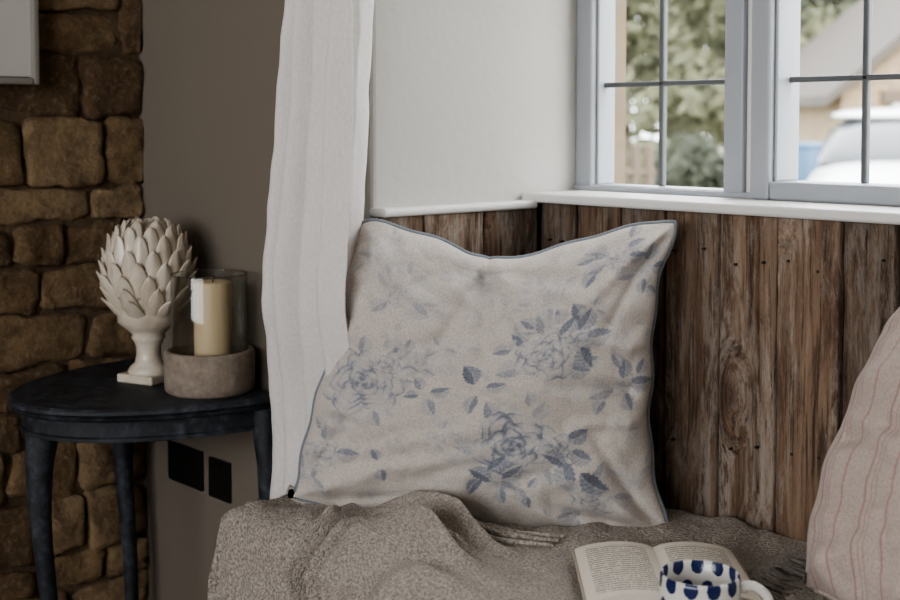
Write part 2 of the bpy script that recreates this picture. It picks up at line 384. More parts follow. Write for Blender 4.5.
# ------------------------------------------------ window_1
W=empty('window_1')
z0,z1=.9455,1.80
box('frame_bottom',(-1.42,1.545,z0),(.30,1.62,z0+.008),M_frame,.001,W)
box('frame_top',(-1.42,1.545,z1-.03),(.30,1.62,z1+.02),M_frame,.003,W)
pitch=.344
for k in range(5):
    a=-1.419+k*pitch; bq=a+.322; op=(k%2==1)
    if k==4: bq=.298
    y0,y1=(1.548,1.60) if not op else (1.533,1.60)
    sw_=.034 if not op else .032; rb=.010 if not op else .026
    for nm,lo,hi in (('stile_l',(a,y0,z0),(a+sw_,y1,z1)),('stile_r',(bq-sw_,y0,z0),(bq,y1,z1)),
                     ('rail_b',(a+sw_,y0+.001,z0),(bq-sw_,y1,z0+rb)),('rail_t',(a+sw_,y0+.001,z1-.04),(bq-sw_,y1,z1))):
        box('%s_%d'%(nm,k),lo,hi,M_frame,.004,W)
    if k<4: box('mullion_%d'%k,(bq,1.556,z0),(bq+.022,1.615,z1),M_sill,.003,W)
    gx0,gx1=a+sw_,bq-sw_; xm=(gx0+gx1)/2-.008
    box('bead_l_%d'%k,(gx0,y0+.012,z0+rb),(gx0+.005,y1,z1-.04),M_frame,.002,W)
    box('bead_r_%d'%k,(gx1-.005,y0+.012,z0+rb),(gx1,y1,z1-.04),M_frame,.002,W)
    box('came_v_%d'%k,(xm-.0045,1.574,z0+rb),(xm+.0045,1.584,z1-.04),M_lead,.002,W)
    zz=1.113; j=0
    while zz<z1-.06:
        box('came_h_%d_%d'%(k,j),(gx0,1.574,zz-.004),(gx1,1.584,zz+.004),M_lead,.002,W); zz+=.168; j+=1
    mesh('glass_%d'%k,[(gx0,1.58,z0),(gx1,1.58,z0),(gx1,1.58,z1),(gx0,1.58,z1)],[(0,1,2,3)],M_pane,False,W)
    if op:
        box('handle_plate_%d'%k,(a+.012,y0-.006,1.38),(a+.026,y0+.001,1.46),M_lead,.002,W)
        box('handle_lever_%d'%k,(a+.012,y0-.022,1.40),(a+.024,y0-.010,1.50),M_lead,.003,W)

# ------------------------------------------------ bench + cover
B=empty('upholstered_bench')
SX0=-1.552; SY0=.965; SZ=.50
box('base_front',(SX0+.02,SY0+.02,0),(.27,1.06,SZ-.02),M_bench,.004,B)
box('base_back',(XN+.03,1.06,0),(.27,1.425,SZ-.02),M_bench,.004,B)
vs=[];fs=[]
na,nb=330,190
A=np.concatenate([np.linspace(-.40,0,70),np.linspace(0,1.80,na-69)[1:]])
Bb=np.concatenate([np.linspace(-.42,0,75),np.linspace(0,.468,nb-74)[1:]])
R=.022
def rolld(t,flare):
    if t>R: return t,0
    s=R-t; arc=R*math.pi/2
    if s<arc: an=s/R; return R-R*math.sin(an), R-R*math.cos(an)
    d=s-arc; return -flare*d, R+d
for bb in Bb:
    for aa in A:
        ix,dx=rolld(aa,.16); iy,dy=rolld(bb,.04)
        x=SX0+ix; y=SY0+iy; zz=SZ+.016-max(dx,dy)
        fold=.020*math.sin(bb*55+1.3)*min(dx*5,1) if dx>dy else .016*math.sin(aa*38+2*nz(aa*6,0))*min(dy*5,1)
        if dx>dy: x-=abs(fold)
        elif dy>0: y-=abs(fold)
        l=nz(x*9,y*9,zz*5)*.010+nz(x*25,y*25,zz*20)*.005
        l+=.016*max(0,nz(x*14+y*9,y*4,3))**.7 if dx<=0 and dy<=0 else 0
        if dx<=0 and dy<=0: zz+=max(l,-.006)
        else:
            x-=l*.5*(dx>0); y-=l*.5*(dy>0)
        if x<XN+.02: y=min(y,1.062)
        y=min(y,1.428); x=min(x,.272)
        vs.append((x,y,max(zz,.03)))
n=len(A)
for j in range(len(Bb)-1):
    for i in range(n-1): fs.append((j*n+i,j*n+i+1,(j+1)*n+i+1,(j+1)*n+i))
mesh('bench_cover',vs,fs,M_cover,True,B)

# ------------------------------------------------ throw blanket
T=empty('throw_blanket')
E=[(-1.392,1.085),(-1.385,1.135),(-1.34,1.154),(-1.25,1.152),(-1.16,1.165),(-1.06,1.235),(-.97,1.305),(-.885,1.345)]
Fp=[(-1.275,.74),(-1.21,.74),(-1.14,.74),(-1.07,.74),(-1.0,.74),(-.93,.78),(-.86,.84),(-.80,.90)]
nu,nv=380,280
Ec=catmull(E,nu); Fc=catmull(Fp,nu)
vs=[];fs=[];ru=[];rv=[]
def sridge(d,c,w):
    x=(d-c)/w
    return math.exp(-(x*x)*(5.0 if x<0 else .8))
for j in range(nv+1):
    v=j/nv
    for i in range(nu+1):
        u=i/nu
        e=Ec[i];f_=Fc[i]
        ww=.018*math.sin(v*6+u*4)
        x=e[0]*(1-v)+f_[0]*v+ww*(1-abs(2*v-1)); y=e[1]*(1-v)+f_[1]*v
        du=u*.62; dv=v*.42
        m=1/math.sqrt(1/(du+1e-4)**2+1/(dv+1e-4)**2)
        mm=m+.018*nz(u*4,v*4,1)+.012*math.sin(5*u-3*v)
        cut=1-sstep(.46,.64,u)
        hgt=.004
        for c_,a_,w_ in ((.066,.034,.016),(.100,.026,.014),(.132,.048,.020),(.180,.034,.018),(.222,.040,.022)):
            hgt+=cut*a_*sridge(mm,c_,w_)*max(.3,.85+.8*nz(u*5,v*5,c_*40))
        ph=4.5*u+.9*v+.3*nz(u*3,v*2.0); s=(1-abs(math.sin(math.pi*ph)))**1.5
        hgt+=.008*s*min(1,v*4)*cut
        hgt+=.004*nz(x*14,y*14,3)+.0025*nz(x*45,y*45,3)
        edge=min(1,dv/.01)*min(1,du/.01); hgt*=(.25+.75*edge)
        if u>.55: hgt=min(hgt,.012+.03*(1-sstep(.55,.62,u)))*(1-(u-.55)*1.2)
        hgt=max(hgt,.003)
        b_=y-SY0
        iy,dy=rolld(b_,.04)
        zz=SZ+.020-dy
        if dy<=0: zz+=hgt; yy=SY0+iy
        else:
            q=min(1,dy/R); zz+=hgt*(1-q); yy=SY0+iy-(hgt+.014)*q
        vs.append((x,yy,zz)); ru.append(du); rv.append(dv)
for j in range(nv):
    for i in range(nu): a=j*(nu+1)+i; fs.append((a,a+nu+1,a+nu+2,a+1))
th=mesh('folded_throw',vs,fs,M_throw,True,T); set_attr(th,'ru',ru); set_attr(th,'rv',rv)
sd=th.modifiers.new('s','SOLIDIFY'); sd.thickness=.006; sd.offset=-1
# chunky rolled hem: three parallel rolls following the border
def surf(du,dv):
    i=min(nu,max(0,int(du/.62*nu))); j=min(nv,max(0,int(dv/.42*nv))); return np.array(vs[j*(nu+1)+i])
hr=[]
for off,r0,up_ in ((.006,.0095,.006),(.022,.0085,.0065),(.037,.007,.005)):
    path=[]
    for dv in np.linspace(.34,.07,9): path.append(surf(off,dv)+np.array((-.001,0,up_)))
    for an in (20,45,70):
        a=math.radians(an); rr=.07-off
        path.append(surf(off+rr*(1-math.cos(a)),off+rr*(1-math.sin(a)))+np.array((0,0,up_)))
    for du in np.linspace(.075,.40,12): path.append(surf(du,off)+np.array((0,0,up_)))
    pp=catmull(path,170); out=[]
    for k_,p in enumerate(pp):
        out.append(Vector(p)+Vector((0,0,.0018*nz(k_*.11,off*90))))
    rr=[r0*(1+.12*nz(k_*.13,off*50,4))*min(1,.45+k_/8)*(1 if k_<125 else max(.35,1-(k_-125)/60)) for k_ in range(len(pp))]
    hr.append(tube('r',out,rr,M_hem,n=14))
join('rolled_hem',hr,T)
fr=[]
for k in range(70):
    t=k/69; j=int(t*nv*.6); v0=Vector(vs[j*(nu+1)+nu]); 
    d=Vector((.045+random.uniform(-.01,.02),.02+random.uniform(-.03,.02),0))
    p=[v0+Vector((-.006,0,.001)),v0+d*.35+Vector((0,0,.009)),v0+d*.7+Vector((0,random.uniform(-.008,.008),.006)),v0+d+Vector((random.uniform(-.008,.008),random.uniform(-.012,.012),.001))]
    p=catmull(p,8); fr.append(tube('f',p,[.0022]*5+[.0028,.0025,.0018,.0008],M_fringe,n=5))
join('fringe',fr,T)

# ------------------------------------------------ cushions
def crease(U,V,u0,v0,u1,v1,amp,w):
    dx,dy=u1-u0,v1-v0; L2=dx*dx+dy*dy
    t=np.clip(((U-u0)*dx+(V-v0)*dy)/L2,0,1)
    d=np.hypot(U-(u0+t*dx),V-(v0+t*dy))
    return 1.4*amp*np.exp(-(d/w)**2)*(1-t)**.7*np.clip(t*5,0,1)
def cushion(name,BL,BR,TL,TR,thf,thb,res,ins,dip,creases,mat,pipemat,ink=None):
    BL,BR,TL,TR=[np.array(p,float) for p in (BL,BR,TL,TR)]
    u=np.linspace(0,1,res+1); U,V=np.meshgrid(u,u)
    Pm=((1-U)*(1-V))[...,None]*BL+(U*(1-V))[...,None]*BR+((1-U)*V)[...,None]*TL+(U*V)[...,None]*TR
    ux=(BR-BL)+(TR-TL); ux/=np.linalg.norm(ux); wz=(TL-BL)+(TR-BR); wz/=np.linalg.norm(wz)
    n=np.cross(ux,wz); n/=np.linalg.norm(n)
    l,r,bt,tp=ins
    def sh(x): return np.clip(4*x*(1-x),0,1)**.8
    Pm+=(l*sh(V)*(1-U)**3-r*sh(V)*U**3)[...,None]*ux
    Pm+=(bt*sh(U)*(1-V)**3-tp*sh(U)*V**3)[...,None]*wz
    if dip:
        uc,dd=dip
        D=np.where(U<uc,U/uc,(1-U)/(1-uc))
        D=np.where(U<uc,D**1.6,D**1.1)
        D=D-.10*np.exp(-((U-uc)/.045)**2)
        Pm-=(dd*D*V**2.6)[...,None]*wz
    Pm+=(.0030*np.sin(U*23+1)*np.sin(U*9)*((1-V)**8+V**8))[...,None]*wz+(.0040*np.sin(V*21+.6)*np.sin(V*8+1)*((1-U)**8+U**8))[...,None]*ux
    for (cu,cv,su,sv) in ((0,1,1,-1),(1,1,-1,-1),(1,0,-1,1)):
        q=np.exp(-((U-cu)**2+(V-cv)**2)/.0012)
        Pm+=(q*.004)[...,None]*(su*ux+sv*wz)
    prof=(np.sin(np.pi*U)*np.sin(np.pi*V)).clip(0,1)**.46
    cr=np.zeros_like(U)
    for c in creases: cr+=crease(U,V,*c)
    N1=np.array([[nz(a*4,b_*4,5)*.010+nz(a*9+3*nz(b_*4,0),b_*7,9)*.006+.003*abs(nz(a*16+b_*9,b_*12-a*5,2)) for a in u] for b_ in u])
    mask=np.clip(np.minimum(np.minimum(U,1-U),np.minimum(V,1-V))*14,0,1)
    pk=.0045*(np.sin(U*62+3*np.sin(U*9))*np.exp(-np.minimum(V,1-V)*14)+np.sin(V*58+3*np.sin(V*7))*np.exp(-np.minimum(U,1-U)*14))
    hF=thf*prof+(cr+N1+pk)*mask
    Fv=Pm+hF[...,None]*n
    Bv=Pm-(thb*prof)[...,None]*n
    m=res+1
    fv=Fv.reshape(-1,3); vs=[tuple(p) for p in fv]
    fs=[(j*m+i,j*m+i+1,(j+1)*m+i+1,(j+1)*m+i) for j in range(res) for i in range(res)]
    st=max(1,res//40); idx=list(range(0,res+1,st)); 
    if idx[-1]!=res: idx.append(res)
    root=empty(name)
    o=mesh('front_panel',vs,fs,mat,True,root)
    if ink is not None: set_attr(o,'ink',ink(U,V).reshape(-1))
    set_attr(o,'su',U.reshape(-1))
    bv=[tuple(Bv[j,i]) for j in idx for i in idx]; k=len(idx)
    bf=[(j*k+i,(j+1)*k+i,(j+1)*k+i+1,j*k+i+1) for j in range(k-1) for i in range(k-1)]
    ob=mesh('back_panel',bv,bf,mat,True,root); set_attr(ob,'su',np.array([u[i] for j in idx for i in idx]))
    per=[Pm[0,i] for i in range(6,res-3,3)]+[Pm[i,res] for i in range(3,res-3,3)]+[Pm[res,i] for i in range(res-3,3,-3)]+[Pm[i,0] for i in range(res-3,6,-3)]
    # ease the cord round its start corner so the sweep frame stays continuous
    tube('piping',per,.0034,pipemat,root,8,False)
    return root

S=700
def make_print():
    D=np.zeros((S,S)); yy,xx=np.mgrid[0:S,0:S]/S
    rng=random.Random(3)
    def put(mask,val):
        nonlocal D
        D=np.where(mask,np.maximum(D*.5,val),D)
    def leaf(cx,cy,L,ang,w=.38,a=.7):
        ca,sa=math.cos(ang),math.sin(ang)
        A_=((xx-cx)*ca+(yy-cy)*sa)/L; B_=(-(xx-cx)*sa+(yy-cy)*ca)/L
        B_=B_+.12*np.sin(A_*3)
        hw=w*np.sin(np.pi*np.clip(A_,0,1)**.8)**.9*(1+.08*np.sin(A_*42))
        m=(A_>0)&(A_<1)&(np.abs(B_)<hw)
        val=a*(.48+.4*(B_>0)+.10*np.sin(A_*38+np.abs(B_)*30))
        val=np.where(np.abs(B_)<.02,a*.3,val)
        put(m,np.clip(val,0,1))
    def rose(cx,cy,R_,a=.45):
        dx=xx-cx;dy=yy-cy; r=np.hypot(dx,dy*1.1)/R_; t=np.arctan2(dy,dx)
        r=r*(1+.09*np.sin(3*t+cx*40)+.06*np.sin(5*t+cy*70)+.03*np.sin(11*t+cx*90))
        val=np.zeros_like(r); mm=None
        for k,(rk,n_) in enumerate(((1,6),(.8,5),(.62,5),(.45,4),(.28,3),(.14,3))):
            ph=rng.uniform(0,6); rr=rk*(.78+.22*np.abs(np.cos(n_*t/2+ph))**.7)
            if mm is None: mm=r<rr
            brk=.15+.85*np.abs(np.sin(t*1.5+ph*2))**1.3
            val+=np.exp(-((r-rr)/.032)**2)*.45*brk
            band=(r<rr)&(r>rr-.22)
            val+=np.where(band,.72*np.abs(np.sin(n_*t/2+ph))**1.6*(1-(rr-r)/.22)*(.5+.5*brk),0)
        val+=.12+.3*np.exp(-(r/.3)**2)
        put(mm,np.clip(val*a*1.2,0,1))
    def stem(x0,y0,x1,y1,a=.4,b_=.03):
        for k in range(60):
            t=k/59; x=x0+(x1-x0)*t+b_*math.sin(math.pi*t); y=y0+(y1-y0)*t
            i,j=int(x*S),int(y*S)
            if 2<i<S-3 and 2<j<S-3: D[j-1:j+1,i-1:i+1]=np.maximum(D[j-1:j+1,i-1:i+1],a)
    def bunch(cx,cy,n_,L,a,sp=6.28,a0=0):
        for k in range(n_):
            an=a0+sp*k/n_+rng.uniform(-.35,.35); r0=L*.25
            leaf(cx+r0*math.cos(an),cy+r0*math.sin(an),L*rng.uniform(.65,1.1),an,rng.uniform(.26,.38),a*rng.uniform(.65,1.1))
    def uv(px,py): return (px-335)/(662-335),(522-py)/(522-232)
    def fl(px,py,R_,a,leaves=(),la=.7,L=.07):
        x,y=uv(px,py)
        for an in leaves:
            an=math.radians(an); s0=R_*.8
            stem(x,y,x+(s0+.03)*math.cos(an),y+(s0+.03)*math.sin(an),la*.6)
            leaf(x+s0*math.cos(an),y+s0*math.sin(an),L*rng.uniform(.8,1.1),an+rng.uniform(-.3,.3),.36,la*rng.uniform(.6,1.1))
            if rng.random()<.5: leaf(x+(s0+.035)*math.cos(an+.25),y+(s0+.035)*math.sin(an+.25),L*.75,an+.8,.36,la*.8)
        rose(x,y,R_,a)
    for _ in range(42):
        x,y=rng.uniform(.05,.95),rng.uniform(.05,.93)
        if rng.random()<.45: 
            R_=rng.uniform(.03,.06); 
            for k in range(4):
                an=rng.uniform(0,6.28); leaf(x+R_*.8*math.cos(an),y+R_*.8*math.sin(an),.05,an,.36,rng.uniform(.16,.28))
            rose(x,y,R_,rng.uniform(.15,.24))
        else: bunch(x,y,rng.choice([3,4,5]),rng.uniform(.035,.055),rng.uniform(.14,.27),6.28,rng.uniform(0,6))
    fl(378,392,.125,.50,(10,50,150,250,300,100),.5,.065)
    fl(402,372,.05,.45,(0,40,80),.7,.06)
    fl(528,438,.125,.62,(262,320,10,60,190,130),.6,.07)
    fl(566,440,.055,.5,(350,40,300),.9,.085)
    fl(550,352,.095,.50,(20,60,330,100,150,210),.7,.08)
    fl(577,338,.04,.5,(10,70,300),.95,.09)
    fl(462,262,.06,.24,(20,100,200),.32,.06)
    fl(545,288,.06,.28,(30,200,270,120),.4,.06)
    fl(398,300,.055,.32,(60,150,220,330),.42,.07)
    fl(372,262,.045,.28,(60,200,300),.4,.06)
    fl(606,262,.045,.42,(0,45,150,200,300),.75,.075)
    fl(640,278,.035,.36,(10,200,280,80),.65,.065)
    fl(628,385,.035,.36,(80,200,300,20),.75,.075)
    fl(602,484,.065,.38,(0,80,150,220),.5,.07)
    fl(352,470,.065,.42,(20,80,160,260),.6,.07)
    fl(340,497,.035,.36,(0,90,180),.55,.06)
    fl(640,470,.035,.26,(30,150),.42,.06)
    for px,py,n_,L,a in ((489,385,3,.085,.95),(411,468,2,.06,.9),(440,395,4,.065,.75),(447,348,3,.05,.45),(462,430,5,.04,.42),(455,440,4,.035,.4),(430,370,3,.05,.4),(470,300,4,.05,.28),(505,300,3,.05,.28),(516,474,3,.07,.95),(541,480,3,.06,.85),(583,457,2,.095,1.0),(503,466,2,.07,.95),(655,420,3,.06,.42),(410,510,3,.06,.42),(480,505,3,.05,.3),(565,505,3,.05,.5),(430,445,3,.04,.32),(620,330,4,.05,.32),(655,330,3,.05,.38),(400,340,3,.045,.32),(470,345,3,.04,.25),(520,395,3,.045,.32),(590,310,3,.05,.5),(520,330,3,.05,.45)):
        x,y=uv(px,py); bunch(x,y,n_,L,a,6.28,rng.uniform(0,6))
    for _ in range(2): D=(D*3+np.roll(D,1,0)+np.roll(D,-1,0)+np.roll(D,1,1)+np.roll(D,-1,1))/7
    return D
PR=make_print()
def ink(U,V):
    i=np.clip((U*(S-1)).astype(int),0,S-1); j=np.clip((V*(S-1)).astype(int),0,S-1)
    return PR[j,i]
cr1=[(.43,.95,.30,.45,-.012,.030),(.43,.97,.47,.55,-.014,.028),(.43,.95,.62,.6,-.011,.03),(.40,.95,.12,.72,-.009,.03),
     (.46,.95,.80,.80,-.009,.03),(1,1,.72,.72,.012,.03),(1,1,.82,.62,-.010,.02),(0,1,.28,.72,.010,.03),(0,1,.18,.6,-.009,.02),
     (1,0,.72,.24,.012,.03),(1,0,.80,.36,-.010,.022),(1,0,.62,.12,-.009,.022),(0,0,.28,.22,.012,.035),(0,0,.36,.10,-.010,.022),(0,0,.14,.38,-.010,.024),
     (.99,.45,.66,.50,-.010,.025),(.99,.58,.70,.66,.008,.025),(.99,.36,.74,.36,.007,.02),(.02,.5,.25,.45,-.007,.03),(.02,.35,.25,.33,.006,.025),(.5,.02,.5,.25,-.006,.03),(.7,.02,.66,.2,.006,.02)]
cushion('floral_cushion',(-1.465,1.024,.536),(-1.066,1.352,.506),(-1.402,1.092,.920),(-1.096,1.405,.924),.092,.062,380,
        (.004,.034,-.014,-.002),(.43,.066),cr1,M_linen,M_pipe,ink)
cr2=[(0,0,.3,.25,.012,.04),(0,1,.25,.7,.010,.04),(0,.4,.3,.5,-.008,.03)]
cushion('striped_cushion',(-.795,1.250,.535),(-.34,1.17,.535),(-.738,1.410,.885),(-.27,1.40,.94),.085,.022,200,
        (-.030,.03,-.002,.03),None,cr2,M_stripe,M_stripe)

# ------------------------------------------------ curtain
def lerpk(z,ks):
    if z<=ks[0][0]: return ks[0][1]
    for (a,x),(b_,y) in zip(ks,ks[1:]):
        if z<=b_:
            t=(z-a)/(b_-a); return x+(y-x)*t
    return ks[-1][1]
kXL=[(.0,-1.63),(.5,-1.612),(.65,-1.585),(.8,-1.552),(1.0,-1.508),(1.22,-1.462),(2.12,-1.50)]
kXR=[(.0,-1.44),(.5,-1.432),(.66,-1.40),(.75,-1.385),(.92,-1.370),(1.22,-1.350),(2.12,-1.30)]
kY=[(.0,1.096),(.55,1.095),(.68,1.083),(.80,1.062),(1.22,1.056),(2.12,1.05)]
kA=[(.0,.022),(.6,.026),(.85,.046),(2.1,.048)]
nz_,ns=160,360; vs=[];fs=[]
for j in range(nz_+1):
    z=.01+(2.12-.01)*j/nz_
    xl,xr,yc,am=lerpk(z,kXL),lerpk(z,kXR),lerpk(z,kY),lerpk(z,kA)
    for i in range(ns+1):
        s=i/ns; ph=2*math.pi*(4.2*s+.16*math.sin(1.6*z+3*s)+.16*math.sin(5*s))
        fold=math.sin(ph); fold=math.copysign(abs(fold)**.6,fold)
        y=yc+am*(.75*fold+.2*math.sin(2.1*ph+z*1.2)+.2*nz(s*7,z*2))
        x=xl+(xr-xl)*s+.018*math.cos(ph)
        x+=.003*nz(s*12,z*5,2); y+=.005*nz(s*14,z*8,7)+.0025*nz(s*20,z*26,4)
        vs.append((x,min(y,YG-.006),z))
for j in range(nz_):
    for i in range(ns): a=j*(ns+1)+i; fs.append((a,a+1,a+ns+2,a+ns+1))
C=empty('curtain'); cu=mesh('drape',vs,fs,M_curt,True,C)
sd=cu.modifiers.new('s','SOLIDIFY'); sd.thickness=.0015
CP=empty('curtain_pole')
tube('pole',[(-1.75,1.05,2.14),(.65,1.05,2.14)],.012,M_rod,CP,16)
for x in (-1.70,.6): tube('bracket',[(x,1.13,2.14),(x,1.04,2.14)],.007,M_rod,CP,10)

# ------------------------------------------------ demilune side table
TB=empty('side_table'); cx,cy,A_,B_=-1.842,1.118,.216,.322; TZ=.64
def demi(zlist,name):
    vs=[];fs=[];n=72
    for off_,z in zlist:
        for i in range(n+1):
            t=math.pi*i/n; vs.append((cx+(A_+off_)*math.cos(t),cy-(B_+off_)*math.sin(t),z))
    m=n+1
    for j in range(len(zlist)-1):
        for i in range(n): fs.append((j*m+i,(j+1)*m+i,(j+1)*m+i+1,j*m+i+1))
        fs.append((j*m,j*m+n,(j+1)*m+n,(j+1)*m))
    fs.append(tuple(range(n+1))); fs.append(tuple((len(zlist)-1)*m+i for i in range(n,-1,-1)))
    return mesh(name,vs,fs,M_table,False,TB)
demi([(-.004,TZ),(0,TZ-.003),(.001,TZ-.008),(-.004,TZ-.011),(-.006,TZ-.013),(-.002,TZ-.016),(-.006,TZ-.019)],'top')
demi([(-.020,TZ-.019),(-.020,TZ-.044),(-.016,TZ-.046),(-.016,TZ-.051),(-.022,TZ-.053)],'frieze')
def leg(name,x,y,dx,dy,s=1):
    pts=[];rad=[]
    L=math.hypot(dx,dy); dx/=L; dy/=L
    for z,o,r in ((TZ-.020,0,.022),(TZ-.06,.004,.023),(TZ-.11,.010,.020),(TZ-.20,.008,.0155),(TZ-.34,-.004,.0125),(TZ-.50,-.006,.0115),(.05,.008,.012),(.02,.018,.016),(.0,.022,.017)):
        pts.append((x+dx*o,y+dy*o,z)); rad.append((r*s,))
    pp=catmull(pts,40); rr=[float(r[0]) for r in catmull(rad,40)]
    tube(name,pp,rr,M_table,TB,12)
leg('leg_1',cx,.840,0,-1); leg('leg_2',-2.025,1.072,-1,-.3); leg('leg_3',-1.645,1.100,1,-.05,.8)

# artichoke
AR=empty('artichoke_ornament'); ax_,ay_=-1.862,1.026
box('plinth',(ax_-.036,ay_-.036,TZ),(ax_+.036,ay_+.036,TZ+.014),M_ceramic,.003,AR,3,rotz=.35)
lathe('stem',[(.032,.013),(.033,.018),(.029,.024),(.022,.030),(.0195,.042),(.0195,.055),(.024,.066),(.027,.070),(.025,.075),(.034,.084),(.048,.096),(.05,.12)],(ax_,ay_,TZ),M_ceramic,48,AR)
vs=[];fs=[]
CZ=TZ+.170; rx,rz=.062,.084
for i in range(25):
    ph=math.pi*i/24
    for k in range(32):
        t=2*math.pi*k/32; vs.append((ax_+rx*math.sin(ph)*math.cos(t),ay_+rx*math.sin(ph)*math.sin(t),CZ-rz*math.cos(ph)))
for i in range(24):
    for k in range(32): fs.append((i*32+k,i*32+(k+1)%32,(i+1)*32+(k+1)%32,(i+1)*32+k))
mesh('core',vs,fs,M_ceramic,True,AR)
vs=[];fs=[]
rings=9
for r in range(rings):
    t=r/(rings-1); ph0=.40+t*2.10
    rad=rx*math.sin(min(ph0+.3,math.pi-.1)); cnt=max(4,int(round(2*math.pi*max(rad,.016)/.034)))
    Lr=.058-.012*t; Wd=.0245-.006*t
    for k in range(cnt):
        th0=2*math.pi*(k+.5*(r%2))/cnt+r*.05
        n0=len(vs); ns_,nw=14,8
        for i in range(ns_+1):
            s=i/ns_
            hw=Wd*(min(1,(s+.3)*1.7)**.6)*(max(0,1-s)**.62)*1.15
            ph=min(ph0+s*Lr/.078,math.pi-.03)
            for q in range(nw+1):
                w=q/nw*2-1
                rr=rx*math.sin(ph)+.003+.008*s+.006*s**4-(w*w)*.005*(1-s)+.0025*(1-abs(w))
                rr0=max(rx*math.sin(ph),.016)+.01
                zz=CZ-rz*math.cos(ph)+ (.009*s if t>.5 else .002*s)
                th_=th0+w*hw/rr0
                vs.append((ax_+rr*math.cos(th_),ay_+rr*math.sin(th_),zz))
        for i in range(ns_):
            for q in range(nw): a=n0+i*(nw+1)+q; fs.append((a,a+1,a+nw+2,a+nw+1))
lf=mesh('leaves',vs,fs,M_ceramic,True,AR); sd=lf.modifiers.new('s','SOLIDIFY'); sd.thickness=.0028; sd.offset=-1

# candle holder
HC=empty('hurricane_candle_holder'); hx,hy=-1.727,1.056
lathe('stone_base',[(0,0),(.064,0),(.068,.004),(.069,.012),(.0695,.056),(.069,.062),(.067,.065),(.061,.065),(.060,.058),(.060,.045),(0,.045)],(hx,hy,TZ),M_pot,64,HC)
lathe('glass_cylinder',[(.0585,.046),(.0585,.180),(.0578,.182),(.0565,.180),(.0565,.046)],(hx,hy,TZ),M_glass,64,HC)
tube('glass_rim',[(hx+.0575*math.cos(a*math.pi/32),hy+.0575*math.sin(a*math.pi/32),TZ+.181) for a in range(64)],.0012,M_glass,HC,6,True)
lathe('pillar_candle',[(0,.046),(.028,.046),(.0288,.05),(.0288,.166),(.027,.170),(.020,.1695),(.006,.166),(0,.166)],(hx+.004,hy+.004,TZ),M_wax,48,HC)
tube('wick',[(hx+.004,hy+.004,TZ+.164),(hx+.005,hy+.004,TZ+.172),(hx+.007,hy+.004,TZ+.178)],.001,M_wick,HC,6)

# sockets
def socket(name,x0,x1,z0_,z1_,gangs):
    r=empty(name); box('plate',(x0,YG-.006,z0_),(x1,YG+.001,z1_),M_socket,.002,r)
    for gI in range(gangs):
        xc=x0+(x1-x0)*(gI+.5)/gangs; zc=(z0_+z1_)/2-.004
        for dx,dz,w,h in ((0,.009,.0022,.004),(-.009,-.006,.004,.002),(.009,-.006,.004,.002)):
            box('pin',(xc+dx-w,YG-.0066,zc+dz-h),(xc+dx+w,YG-.0055,zc+dz+h),M_socket2,0,r)
        box('rocker',(xc-.005,YG-.009,z1_-.017),(xc+.005,YG-.005,z1_-.007),M_socket,.001,r)
socket('wall_socket',-1.979,-1.869,.438,.505,2)
socket('wall_socket.001',-1.847,-1.784,.436,.502,1)

# picture frame on the stone wall
PF=empty('picture_frame'); px=XL+.040
box('mount',(px,.60,1.128),(px+.008,.918,1.62),M_mount,0,PF)
for nm,lo,hi in (('frame_r',(px,.915,1.115),(px+.02,.926,1.632)),('frame_l',(px,.588,1.115),(px+.02,.602,1.632)),('frame_b',(px,.602,1.115),(px+.02,.915,1.126)),('frame_t',(px,.602,1.62),(px+.02,.915,1.632))):
    box(nm,lo,hi,M_pframe,.003,PF)
tube('sketch_line',catmull([(px+.009,.70,1.28),(px+.009,.74,1.40),(px+.009,.76,1.33),(px+.009,.80,1.45),(px+.009,.82,1.28)],40),.0012,M_sketch,PF,6)

# ------------------------------------------------ book
Rv=Vector((math.cos(math.radians(47)),math.sin(math.radians(47)),0)); Fv=Vector((-Rv.y,Rv.x,0))
BK=empty('open_book'); bc=Vector((-.917,1.152,.538)); HW,HD=.094,.088
def bookside(sgn,name):
    vs=[];fs=[]; n=24
    def top(s): return .012*math.sin(math.pi*min(1,s*1.0+.02))**.55*(1-.3*s)+.001
    for i in range(n+1):
        s=i/n; x=sgn*s*HW
        for y in (-HD,HD):
            for zz in (0,top(s)):
                vs.append(bc+Rv*x+Fv*y+Vector((0,0,zz)))
    for i in range(n):
        a=i*4;b_=a+4
        fs+=[(a+1,b_+1,b_+3,a+3),(a,b_,b_+1,a+1),(a+2,a+3,b_+3,b_+2),(a,a+2,b_+2,b_)]
    fs.append((n*4,n*4+2,n*4+3,n*4+1))
    o=mesh(name,vs,fs,M_paper,False,BK)
    uvl=o.data.uv_layers.new(name='UVMap')
    for p in o.data.polygons:
        for li in p.loop_indices:
            vi=o.data.loops[li].vertex_index; i=vi//4; k=vi%4
            if p.index%4==0 and p.index<n*4: 
                uu=i/n if sgn>0 else 1-i/n
                uvl.data[li].uv=(uu,0 if k<2 else 1)
            else: uvl.data[li].uv=(0,0)
bookside(-1,'left_pages'); bookside(1,'right_pages')
vs=[bc+Rv*x+Fv*y+Vector((0,0,z)) for z in (-.003,-.0005) for x,y in ((-HW-.003,-HD-.003),(HW+.003,-HD-.003),(HW+.003,HD+.003),(-HW-.003,HD+.003))]
mesh('cover',vs,[(3,2,1,0),(4,5,6,7),(0,1,5,4),(1,2,6,5),(2,3,7,6),(3,0,4,7)],M_cover_b,False,BK)

